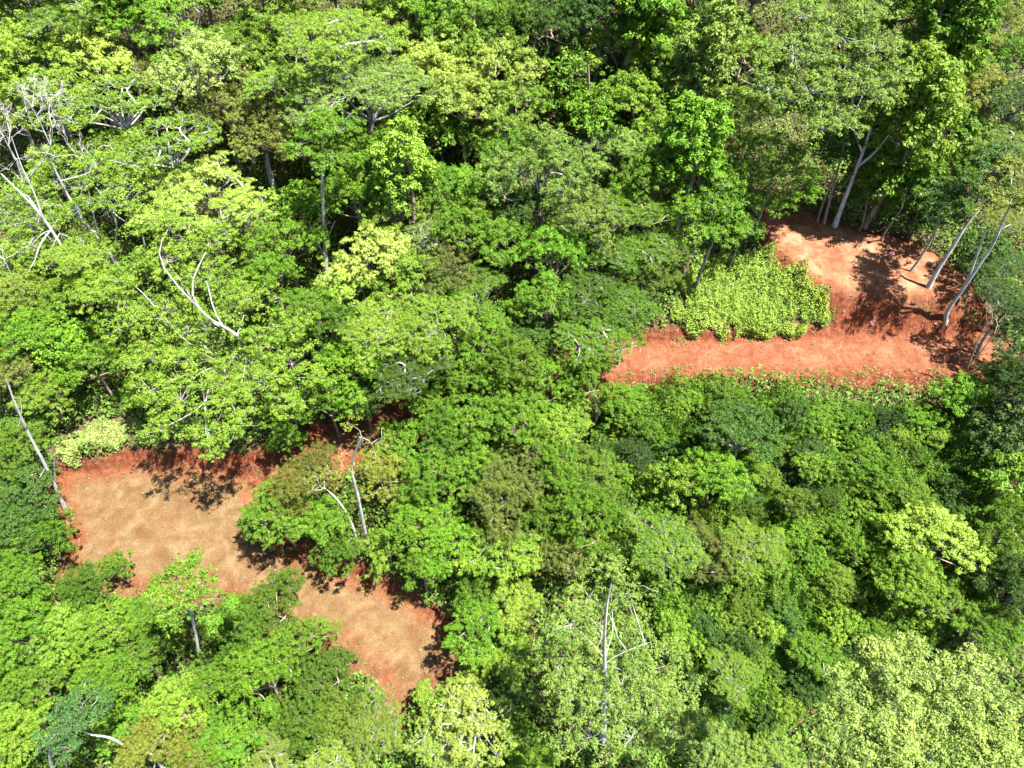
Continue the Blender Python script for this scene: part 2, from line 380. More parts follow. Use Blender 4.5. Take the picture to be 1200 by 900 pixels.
# brambles heaped between the small trees of the thicket
THICK = [(745,462),(830,450),(900,474),(1000,492),(1110,488),(1160,525),(1170,600),(1160,700),(1060,790),(960,820),(900,880),(840,890),(800,800),(750,700),(690,650),(690,510)]
tw = wpoly(THICK); lo, hi = tw.min(0), tw.max(0); n = 420000; x = lo[0]+(hi-lo)[0]*R.random(n); y = lo[1]+(hi-lo)[1]*R.random(n)
k = in_poly(x, y, tw) & ~is_bare(x, y, 1.0); cover('brambles', x[k], y[k], 3.7, .85, .19, R, LEAF, (.050, .102, .007), 'green tangled brambles and vines filling the thicket below the red road', 'brambles', ph=3., lift=.35)
# clods of earth and stones on the bare soil
cv, cf = [], []; kk = 0
OV = np.array([[1,0,0],[0,1,0],[-1,0,0],[0,-1,0],[0,0,1],[0,0,-1]], float); OF = [(0,1,4,4),(1,2,4,4),(2,3,4,4),(3,0,4,4)]
for _ in range(2600):
    px, py = (R.uniform(740, 1130), R.uniform(330, 458)) if R.random() < .5 else (R.uniform(70, 540), R.uniform(535, 800))
    q = hit_g(px, py); dd = terrain(q[0], q[1], True)[2]
    if dd > 1.8 or (dd < -.8 and R.random() < .6): continue
    s_ = R.uniform(.03, .11)*(1.6 if R.random() < .08 else 1); A = R.normal(size=(3, 3))*.25+np.eye(3)
    base = np.array([[1,0,0],[.3,.95,0],[-.8,.6,0],[-.8,-.6,0],[.3,-.95,0]])*s_; top = base*.6 + np.array([0, 0, s_*.7])
    cv.append(np.concatenate([base, top]) @ A + np.array([q[0], q[1], q[2]-.01]))
    for i in range(5): cf.append((kk+i, kk+(i+1) % 5, kk+5+(i+1) % 5, kk+5+i))
    cf.append((kk+5, kk+6, kk+7, kk+8)); kk += 10
clod_mat = bark_mat('clod', (.05, .018, .010), (.15, .085, .055))
tag(link('clods', quads_mesh('clods', np.concatenate(cv), np.array(cf), clod_mat)), 'red clods of earth and small stones scattered over the bare soil', 'clods', kind='stuff')
# weeds sprouting along the edges of the bare soil
n = 120000; x = -55+110*R.random(n); y = 12+75*R.random(n); z, z0, d, _ = terrain(x, y, True)
k = (d > -.9) & (d < 2.8) & (R.random(n) < .25) & (vnoise(x*1.1, y*1.1+50) > .60) & ~in_poly(x, y, BANK); x, y = x[k], y[k]
x = np.repeat(x, 9)+R.normal(size=len(x)*9)*.12; y = np.repeat(y, 9)+R.normal(size=len(y)*9)*.12
cover('weeds', x, y, .4, 1.3, .13, R, LEAF, (.07, .13, .02), 'small green weeds sprouting along the edges of the red soil', 'weeds', ph=2.)
# stray twigs and cut sticks lying on the bare soil
paths = []
for _ in range(210):
    px, py = (R.uniform(740, 1130), R.uniform(400, 458)) if R.random() < .5 else (R.uniform(70, 540), R.uniform(535, 790))
    q = hit_g(px, py)
    if terrain(q[0], q[1], True)[2] > 1.6: continue
    a = R.random()*6.3; l = R.uniform(.25, 1.0)
    xs = q[0]+np.linspace(-.5, .5, 4)*l*math.cos(a); ys = q[1]+np.linspace(-.5, .5, 4)*l*math.sin(a)+R.normal()*.03
    paths.append((np.stack([xs, ys, terrain(xs, ys)+.03], -1), np.full(4, R.uniform(.006, .018))))
tag(link('twigs', quads_mesh('twigs', *tubes(paths), BROWN)), 'pale broken twigs and sticks scattered over the bare soil', 'twigs', kind='stuff')
# the wood going on past the edges of the picture, one mass
n = 420000; x = -110+220*R.random(n); y = -25+190*R.random(n); z = terrain(x, y) + 7
P_ = np.stack([x, y, z], -1) - CP; dp = P_ @ Fw; ppx = 600+F*P_[:, 0]/dp; ppy = 450-F*(P_ @ Up)/dp
k = (ppx < -95) | (ppx > 1310) | (ppy > 1010) | (ppy < -150) | (dp < 1); x, y = x[k], y[k]
cover('surrounding_woods', x, y, 11, .32, .5, R, LEAF, (.066, .118, .009), 'green woods continuing over the hillside beyond the trees of the photograph', 'woods', ph=4., lift=.3)
# ------------------------------------------------------------------ placing trees
PROTO = {}; NPROTO = dict(round=4, umb=3, tier=2, big=2, col=2, open=2, small=4, fine=3, star=2)
def proto(kind, i):
    i %= NPROTO[kind]
    if (kind, i) not in PROTO: PROTO[(kind, i)] = make_proto(kind, 100*i + sum(map(ord, kind)))
    return PROTO[(kind, i)]
cnt = {}; LOG = []
def place(px, py, r, kind, col, label, base=None, group=None, hs=1.):
    i = cnt.get(kind, 0); cnt[kind] = i+1
    R = np.random.default_rng(int(abs(px)*7+abs(py)*13)); p = proto(kind, i)
    if not group and kind != 'palm': r *= 1.28 if py < 230 else 1.12
    if not group and kind in ('round', 'fine', 'umb', 'small'): hs *= R.uniform(.8, 1.3) if py > 430 else R.uniform(.92, 1.15)
    if base is None:
        sc = 1.; 
        for _ in range(5):
            q = hit_g(px, py, p['zc']*sc*hs); _, _, dep = project(q); sc = (r*dep/F)/p['R']
        loc = np.array([q[0], q[1], terrain(q[0], q[1])]); sz = sc*hs
    else:
        loc = hit_g(*base); 
        dep = project(loc)[2]; sz = 1.
        for _ in range(12):
            q = loc + np.array([0, 0, p['zc']*sz]); X_, Y_, dd = project(q); sz *= 1 + (Y_-py)/max(60, base[1]-Y_)
        sc = (r*dd/F)/p['R']
    if terrain(loc[0], loc[1], True)[2] < .2 and base is None: LOG.append((label, px, py, project(loc)[:2]))
    c = np.array(COLS[col])*(R.uniform(.55, .7) if R.random() < .2 and py > 300 else R.uniform(.82, 1.2))*(1+.03*R.normal(size=3))
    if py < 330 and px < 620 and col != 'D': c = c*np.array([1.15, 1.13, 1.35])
    root = bpy.data.objects.new(NAME[kind], None); COL.objects.link(root)
    root.location = loc; root.rotation_euler = (0, 0, R.random()*6.28); root.scale = (sc, sc, sz); root.empty_display_size = .5
    tag(root, label, 'palm' if kind == 'palm' else 'tree', group)
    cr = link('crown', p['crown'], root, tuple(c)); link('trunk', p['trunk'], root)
    return root
def plane_pt(px, py, o, slope):
    """pixel ray met with the plane through o that rises away from the camera with the given slope (None: upright)"""
    d = ray(px, py); n = np.array([0, -1., 0]) if slope is None else np.array([0, -slope, 1.])
    t = ((o-CP) @ n)/(d @ n); return CP + t*d
def hero(name, label, base, stems, lobes, col, bark, leaf=.15, n=75, nc=26, cr=.5, cf=.55, lf=.4, slope=.6, ccol=None, rad=.28, twigs=1, limb=.08, cat='tree', seed=1):
    """a tree built after its own stems and foliage masses: stems = [(pixels, base radius, tip radius)], lobes = (px, py, radius px)"""
    R = np.random.default_rng(seed); o = hit_g(*base); root = bpy.data.objects.new(name, None); COL.objects.link(root); root.location = o
    tag(root, label, cat); paths = []; ends = []
    for k, (pl, r0, r1) in enumerate(stems):
        P = []
        for (a, b) in pl:
            q = plane_pt(a, b, o, None); P.append(q)
        P = np.array(P); P[:, 1] += np.linspace(0, 1, len(P))*R.normal()*.5
        if k == 0: P[0] = o - np.array([0, 0, .5])
        # smooth the polyline
        t = np.linspace(0, len(P)-1, len(P)*3-2); Q = np.stack([np.interp(t, range(len(P)), P[:, i]) for i in range(3)], -1)
        for _ in range(2): Q[1:-1] = (Q[:-2]+2*Q[1:-1]+Q[2:])/4
        rr = np.linspace(r0, r1, len(Q)); 
        if k == 0: rr = rr*(1+.5*np.exp(-np.linspace(0, len(Q)-1, len(Q))/1.6))
        paths.append((Q-o, rr)); ends += [Q[int(len(Q)*.55)], Q[int(len(Q)*.8)], Q[-1]]
    if lobes:
        c = np.array(lobes); top = np.average(c[:, 1], weights=c[:, 2]); cx = np.average(c[:, 0], weights=c[:, 2])
        oc = plane_pt(cx, top, o, None); PP, NN, SS = [], [], []
        for (a, b, r) in lobes:
            q = plane_pt(a, b, oc, slope); q = q + np.array([0, 0, R.normal()*.35]); dep = project(q)[2]; lr = r*dep/F
            m = max(5, int(nc*1.7*(lr/1.9)**2)); C = lobe_clumps(q, lr, lf, m, R)
            a_, b_, s_ = clump_leaves(C, cr, cf, n, leaf, R); PP.append(a_); NN.append(b_); SS.append(s_)
            e = min(ends, key=lambda z: np.linalg.norm(z-q)+ (3 if z[2] > q[2]+.5 else 0)); pth = curve(e, q, R, .1, 6, .06)
            r0 = np.clip(np.linalg.norm(e-q)*.012, .02, limb); paths.append((pth-o, np.linspace(r0, r0*.4, 6)))
            for c_ in C[::4-twigs]: paths.append((curve(q-np.array([0, 0, .3]), c_+np.array([0, 0, cr*.1]), R, .1, 4)-o, np.linspace(r0*.35, .012, 4)))
        m = leaf_mesh('crown', np.concatenate(PP)-o, np.concatenate(NN), np.concatenate(SS), R, LEAF); link('crown', m, root, tuple(COLS[col]))
    tm = quads_mesh('trunk', *tubes(paths, 8), bark); tm.polygons.foreach_set('use_smooth', np.ones(len(tm.polygons), bool)); link('trunk', tm, root)
    return root
def bare_branches(pts, R, levels=3, L=2.2, r=.05, spread=.55):
    """twiggy bare branching from given (point, direction) seeds"""
    out = []; cur = [(np.array(p, float), nrm(np.array(d, float)), L, r) for p, d in pts]
    for lv in range(levels):
        nx_ = []
        for p, d, l, rr in cur:
            for _ in range(3 if lv else 2):
                dd = nrm(d + R.normal(size=3)*spread + np.array([0, 0, .15])); e = p + dd*l*(.6+.6*R.random())
                out.append((curve(p, e, R, .08, 4), np.linspace(rr, rr*.55, 4))); nx_.append((e, dd, l*.62, rr*.6))
        cur = nx_
    return out
# ------------------------------------------------------------------ trees drawn after their own trunks
hero('umbrella_tree', 'tall feathery tree with forked pale trunk at the top edge of the upper red pad', (978,265),
     [([(978,265),(985,246),(996,218),(1005,195),(1013,175),(1021,150)], .25, .1), ([(1005,195),(1024,180),(1040,158),(1052,142)], .14, .05), ([(1011,180),(1003,160),(996,140)], .12, .05)],
     [(985,128,34),(1024,104,36),(948,108,36),(990,80,40),(930,66,38),(1024,56,36),(968,34,36),(1012,16,32),(905,96,28),(940,20,30),(1050,84,26),(965,150,22)], 'F', WHITE, leaf=.16, seed=2)
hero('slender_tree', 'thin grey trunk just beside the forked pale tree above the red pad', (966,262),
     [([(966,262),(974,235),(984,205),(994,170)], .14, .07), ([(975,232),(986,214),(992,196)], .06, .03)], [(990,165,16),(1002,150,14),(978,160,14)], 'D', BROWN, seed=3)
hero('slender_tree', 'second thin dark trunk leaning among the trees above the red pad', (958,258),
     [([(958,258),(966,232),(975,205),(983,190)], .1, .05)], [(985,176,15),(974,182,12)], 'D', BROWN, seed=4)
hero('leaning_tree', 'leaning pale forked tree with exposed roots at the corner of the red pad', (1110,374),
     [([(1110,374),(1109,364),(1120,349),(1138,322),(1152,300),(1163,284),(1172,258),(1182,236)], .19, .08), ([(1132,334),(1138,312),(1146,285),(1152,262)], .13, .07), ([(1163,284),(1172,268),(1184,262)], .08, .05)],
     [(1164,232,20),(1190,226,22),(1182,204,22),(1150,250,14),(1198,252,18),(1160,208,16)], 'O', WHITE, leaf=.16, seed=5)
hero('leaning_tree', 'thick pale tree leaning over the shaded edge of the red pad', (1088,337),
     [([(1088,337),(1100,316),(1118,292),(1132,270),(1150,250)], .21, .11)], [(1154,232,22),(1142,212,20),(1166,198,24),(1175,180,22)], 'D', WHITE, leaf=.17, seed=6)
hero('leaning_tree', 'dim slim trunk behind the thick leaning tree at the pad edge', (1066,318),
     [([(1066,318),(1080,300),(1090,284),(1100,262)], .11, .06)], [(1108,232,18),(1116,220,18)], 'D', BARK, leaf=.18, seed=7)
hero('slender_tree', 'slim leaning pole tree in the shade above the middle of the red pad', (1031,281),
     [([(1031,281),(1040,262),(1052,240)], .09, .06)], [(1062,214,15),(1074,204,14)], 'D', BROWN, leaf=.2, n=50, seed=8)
hero('feathery_tree', 'feathery bright green tree overhanging the upper corner of the red pad', (882,275),
     [([(882,275),(886,262),(892,245),(897,225)], .22, .12), ([(889,255),(880,240),(868,226)], .1, .05)],
     [(870,224,26),(905,232,24),(936,232,18),(850,205,26),(886,200,26),(920,205,28),(945,212,18),(866,176,26),(898,170,24),(840,184,20),(930,182,20),(952,224,12)], 'G', BARK, leaf=.15, slope=.45, seed=9)
hero('feathery_tree', 'green feathery tree with whitish trunk rising from the lime vines', (815,340),
     [([(815,340),(819,322),(826,300),(834,280)], .17, .1), ([(822,312),(812,298),(806,286)], .07, .04)],
     [(838,262,22),(814,270,20),(854,250,20),(828,240,22),(802,252,18),(848,280,14),(866,262,14),(848,225,18)], 'G', BARK, leaf=.17, seed=10)
hero('feathery_tree', 'small green tree with slim white trunk behind the lime vines', (852,318),
     [([(852,318),(860,300),(866,284)], .1, .06)], [(868,274,16),(882,262,14),(870,252,14)], 'G', BARK, leaf=.17, seed=11)
hero('umbrella_tree', 'huge flat crowned tree with curved grey trunk overhanging the tan clearing', (296,478),
     [([(296,478),(294,450),(291,425),(288,408),(278,392),(262,383)], .22, .12), ([(262,383),(244,375),(226,360),(216,345)], .11, .04), ([(288,412),(272,418),(262,432)], .07, .03)],
     [(150,330,30),(195,305,34),(240,330,36),(150,375,32),(195,360,36),(240,380,34),(285,345,34),(170,420,32),(215,420,34),(262,425,32),(305,400,30),(340,420,28),(310,450,32),(265,470,32),(215,470,30),(240,508,26),(285,500,26),(335,465,26),(180,465,26),(345,385,24),(200,270,28),(118,350,24),(245,285,28),(365,445,20),(245,532,14),(195,505,20)], 'M', BARK, leaf=.15, nc=22, slope=.35, seed=12)
hero('bare_tree', 'long bare white leaning tree at the shaded side of the tan clearing', (76,598),
     [([(76,598),(66,577),(52,550),(36,525),(22,500),(10,478),(0,455)], .15, .05), ([(52,550),(46,560),(38,580)], .04, .015), ([(22,500),(24,486),(20,470)], .05, .02)], [], 'G', WHITE, seed=13)
hero('dead_stump', 'broken grey dead stump standing beside the leaning white tree', (62,561), [([(62,561),(62,550),(63,538)], .1, .07)], [], 'G', BARK, cat='stump', seed=14)
hero('slender_tree', 'tall thin white trunked tree in the middle of the wooded island', (428,628),
     [([(428,628),(426,612),(421,585),(417,565),(412,546),(415,530),(421,512),(427,503)], .15, .05), ([(418,570),(414,562),(420,552)], .03, .015), ([(421,512),(430,516),(435,522)], .04, .02)],
     [(420,520,17),(440,540,15),(402,548,14),(445,515,13),(412,500,12)], 'S', WHITE, n=28, nc=12, leaf=.15, slope=.5, seed=15)
hero('slender_tree', 'bent white stem beside the tall thin white tree', (417,627),
     [([(417,627),(411,610),(402,592),(392,578),(381,568)], .13, .05)], [(372,562,13),(388,552,13),(360,575,11)], 'S', WHITE, n=35, nc=14, leaf=.15, seed=16)
hero('slender_tree', 'sapling tree with curved white stem in front of the tan clearing', (235,785),
     [([(235,785),(233,768),(228,745),(222,722),(214,704),(206,698)], .13, .06), ([(214,704),(200,697),(184,697)], .05, .03), ([(222,720),(236,706),(246,694)], .04, .02)],
     [(190,680,18),(212,665,20),(235,680,18),(205,695,16),(240,700,16),(180,700,14),(225,650,12),(262,705,14),(248,722,14),(200,720,15)], 'G', WHITE, n=60, nc=26, leaf=.17, seed=17)
hero('slender_tree', 'bare forked white sapling rising below the end of the red road', (694,508),
     [([(694,508),(698,492),(702,478),(700,468),(696,458),(689,446)], .1, .04), ([(701,482),(708,475),(713,471)], .05, .025)], [(686,440,9)], 'G', WHITE, n=20, nc=10, seed=18)
hero('feathery_tree', 'large pale sparse tree with straight white trunk and level branches below the thicket', (706,872),
     [([(706,872),(708,850),(707,830),(709,800),(708,770),(708,740),(711,700),(716,680)], .22, .03), ([(708,778),(722,772),(742,766),(765,762)], .03, .012), ([(708,748),(702,738),(692,728)], .03, .012), ([(708,850),(730,840),(742,835)], .03, .012), ([(708,852),(696,860),(688,872)], .03, .012), ([(707,805),(690,815),(682,812)], .03, .012), ([(709,832),(735,826),(760,812)], .03, .012), ([(709,790),(728,800),(748,812)], .03, .012)],
     [(716,668,22),(690,698,24),(735,700,26),(668,735,26),(705,735,28),(748,738,28),(655,775,26),(695,778,30),(742,780,32),(785,770,26),(668,820,28),(712,822,30),(760,822,32),(800,815,26),(690,862,28),(740,865,30),(785,860,28),(820,850,22),(640,745,16),(660,862,20)], 'F', WHITE, leaf=.13, n=72, nc=28, cr=.42, lf=.55, slope=.55, twigs=2, limb=.02, seed=19)
hero('broadleaf_tree', 'great pale green dense crown reaching out of the forest near the thicket foot', (1060,1010),
     [([(1060,1010),(1062,960),(1070,915),(1085,890),(1095,868)], .45, .2), ([(1070,915),(1052,890),(1040,855)], .16, .06), ([(1085,890),(1110,870),(1130,862)], .14, .06)],
     [(1040,790,34),(1085,785,34),(1000,815,32),(1050,830,36),(1100,825,36),(1140,800,30),(985,860,30),(1030,875,34),(1085,875,36),(1135,855,34),(1175,835,32),(1190,880,30),(1150,900,34),(1100,920,36),(1050,925,34),(1000,915,32),(1060,765,24),(1205,845,28),(1020,780,22)], 'P', BARK, leaf=.115, n=120, nc=38, cr=.42, cf=.8, lf=.7, slope=.5, seed=20)
hero('leaning_tree', 'yellow-green tree of long white leaning poles beside the dead white tree', (80,350),
     [([(80,350),(98,342),(77,297),(50,255),(28,232),(0,205)], .2, .06), ([(50,255),(40,230),(22,200),(8,165)], .08, .03), ([(77,297),(74,270),(60,240)], .06, .03)],
     [(20,235,24),(50,262,26),(80,250,24),(30,290,24),(60,310,24),(95,285,22),(20,330,20)], 'M', WHITE, leaf=.15, n=42, nc=22, twigs=2, seed=21)
hero('leaning_tree', 'pair of pale grey slanting trunks under light foliage above the flat crowned tree', (147,330),
     [([(147,330),(133,300),(112,272),(92,245),(72,205),(65,185)], .2, .06), ([(133,300),(140,262),(128,235),(115,215)], .1, .04), ([(112,272),(100,262),(88,240)], .07, .03)],
     [(95,215,24),(120,235,24),(140,210,24),(105,190,24),(150,245,22),(90,240,18),(160,270,18)], 'M', WHITE, leaf=.15, n=42, nc=22, twigs=2, seed=22)
hero('broadleaf_tree', 'olive tree with thick grey slanting trunk behind the tiered lime tree', (329,240),
     [([(329,240),(322,222),(314,202),(312,180)], .38, .22)], [(300,165,26),(330,160,26),(345,140,26),(310,130,28),(285,150,24),(340,185,20),(290,180,18)], 'O', BARK, leaf=.15, cf=.8, lf=.7, seed=23)
hero('slender_tree', 'tree with slim straight silvery trunk beside a dark gap in the upper forest', (383,330),
     [([(383,330),(381,300),(379,270),(377,230),(376,180),(380,150)], .2, .1), ([(381,300),(370,282),(362,262)], .06, .03), ([(381,290),(388,268),(394,255)], .06, .03)],
     [(380,140,26),(400,160,24),(362,160,24),(385,185,22),(350,185,18)], 'G', WHITE, leaf=.15, seed=24)
hero('slender_tree', 'bluish fine leaved tree with curved white limb low in the forest', (60,905),
     [([(50,910),(56,880),(62,862),(80,852),(92,846)], .12, .05), ([(80,920),(78,895),(74,875)], .1, .05), ([(142,872),(133,864),(122,860),(108,858),(96,850)], .09, .04)],
     [(70,835,20),(95,825,20),(88,855,20),(112,840,16),(62,862,18),(115,815,12),(85,880,18)], 'B', WHITE, leaf=.14, seed=25)
hero('vine_covered_tree', 'tall green column of vines with long bare trunk standing in the dark gap', (690,170),
     [([(690,150),(690,110),(688,70)], .2, .12)], [(668,60,14),(655,80,14),(678,82,15),(650,102,14),(668,105,16),(684,104,12),(662,126,15),(680,130,13),(645,126,10),(665,145,12)], 'G', BROWN, leaf=.34, n=16, nc=40, cr=.5, cf=.9, lf=1., slope=3., twigs=1, seed=26)
def dead(label, base, stems, tips, r, seed, bark=WHITE, L=2.2, lv=4):
    R = np.random.default_rng(seed); o = hit_g(*base); root = bpy.data.objects.new('dead_tree', None); COL.objects.link(root); root.location = o
    tag(root, label, 'dead tree'); paths = []; seeds = []
    for k, (pl, r0, r1) in enumerate(stems):
        P = np.array([plane_pt(a, b, o, None) for a, b in pl]); paths.append((P-o, np.linspace(r0, r1, len(P))))
        for j in range(max(1, len(P)//2), len(P)): seeds.append((P[j]-o, P[j]-P[j-1]+R.normal(size=3)*.2))
    paths += bare_branches(seeds, R, lv, L, r)
    m = quads_mesh('trunk', *tubes(paths), bark); link('trunk', m, root); return root
dead('dead leafless white tree with branching twigs at the edge of the upper forest', (40,290),
     [([(40,290),(36,250),(28,215),(20,190),(4,160)], .16, .05), ([(28,215),(48,192),(60,172),(62,150)], .08, .03), ([(60,172),(52,155),(44,135)], .06, .03)], None, .05, 31)
dead('grey ball of dead twigs on a bare tree near the forest corner', (1180,130),
     [([(1180,130),(1176,100),(1172,70)], .12, .06), ([(1176,100),(1182,75),(1186,60)], .06, .05), ([(1176,100),(1165,72),(1160,60)], .06, .05)], None, .05, 32, BARK, .9, 5)
dead('bare grey branching twigs in shade beside the shaded end of the red road', (1128,452),
     [([(1128,452),(1134,430),(1145,400),(1158,380)], .1, .04), ([(1134,430),(1150,412),(1165,392)], .06, .03)], None, .03, 33, BROWN, 1.2, 3)
dead('grey tangled dead vines hanging over the slope behind the palm', (700,235),
     [([(700,235),(700,205),(698,175)], .12, .08), ([(700,205),(708,185),(712,170)], .08, .05), ([(700,215),(690,195),(686,180)], .08, .05)], None, .035, 34, BARK, .9, 5)
dead('slim bare white twiggy tree rising through the light crowns behind the slanting pale trunks', (120,290), [([(120,290),(112,262),(106,235),(100,205),(96,185)], .1, .03)], None, .035, 35, WHITE, 1.9, 4)
dead('bare white twiggy tree beside the tiered lime tree', (172,300), [([(172,300),(166,270),(164,245),(160,225)], .09, .03), ([(166,270),(154,252),(146,240)], .05, .02)], None, .03, 36, WHITE, 1.7, 4)
dead('low bare white twigs at the forest side below the long leaning poles', (30,375), [([(30,375),(24,350),(14,325),(6,305)], .09, .03)], None, .035, 37, WHITE, 1.9, 4)
dead('bare twiggy branches uphill of the pale domed crown near the forest top', (150,110), [([(150,110),(146,85),(150,62)], .08, .03)], None, .03, 38, WHITE, 1.6, 4)
def make_palm():
    R = np.random.default_rng(5); P, N_, S, paths = [], [], [], []; H = 6.5
    paths.append((curve((0, 0, -.5), (.2, 0, H), R, .02, 8), np.linspace(.15, .1, 8)))
    for i in range(15):
        a = i*2.4; el = .9-.9*(i/15); t = np.linspace(0, 1, 26); L = 3.0
        hx = L*t*math.cos(el); hz = L*t*math.sin(el) - 1.5*t**2.2
        c = np.stack([.2+hx*math.cos(a), hx*math.sin(a), H+hz], -1); paths.append((c[::3], np.linspace(.03, .008, len(c[::3]))))
        side = np.array([-math.sin(a), math.cos(a), 0])
        for s in (-1, 1):
            for q, tt in zip(c[2:], t[2:]):
                l = .62*math.sin(math.pi*min(1, tt*.85+.1))+.1
                P.append(q + side*s*l*.5 - np.array([0, 0, .12*l])); N_.append(np.array([0, 0, 1.])+side*s*.35); S.append((l, side*s+np.array([math.cos(a), math.sin(a), 0])*.5-np.array([0, 0, .35])))
    P = np.array(P); Nn = nrm(np.array(N_)); l = np.array([s[0] for s in S])[:, None]; T = nrm(np.array([s[1] for s in S])); B = nrm(np.cross(Nn, T))
    V = np.stack([P-T*l*.5, P+B*.045, P+T*l*.5, P-B*.045], 1).reshape(-1, 3)
    return dict(crown=quads_mesh('crown', V, np.arange(len(V)).reshape(-1, 4), LEAF), trunk=quads_mesh('trunk', *tubes(paths), BARK), R=2.8, H=7.5, zc=6)
NPROTO['palm'] = 1; PROTO[('palm', 0)] = make_palm()
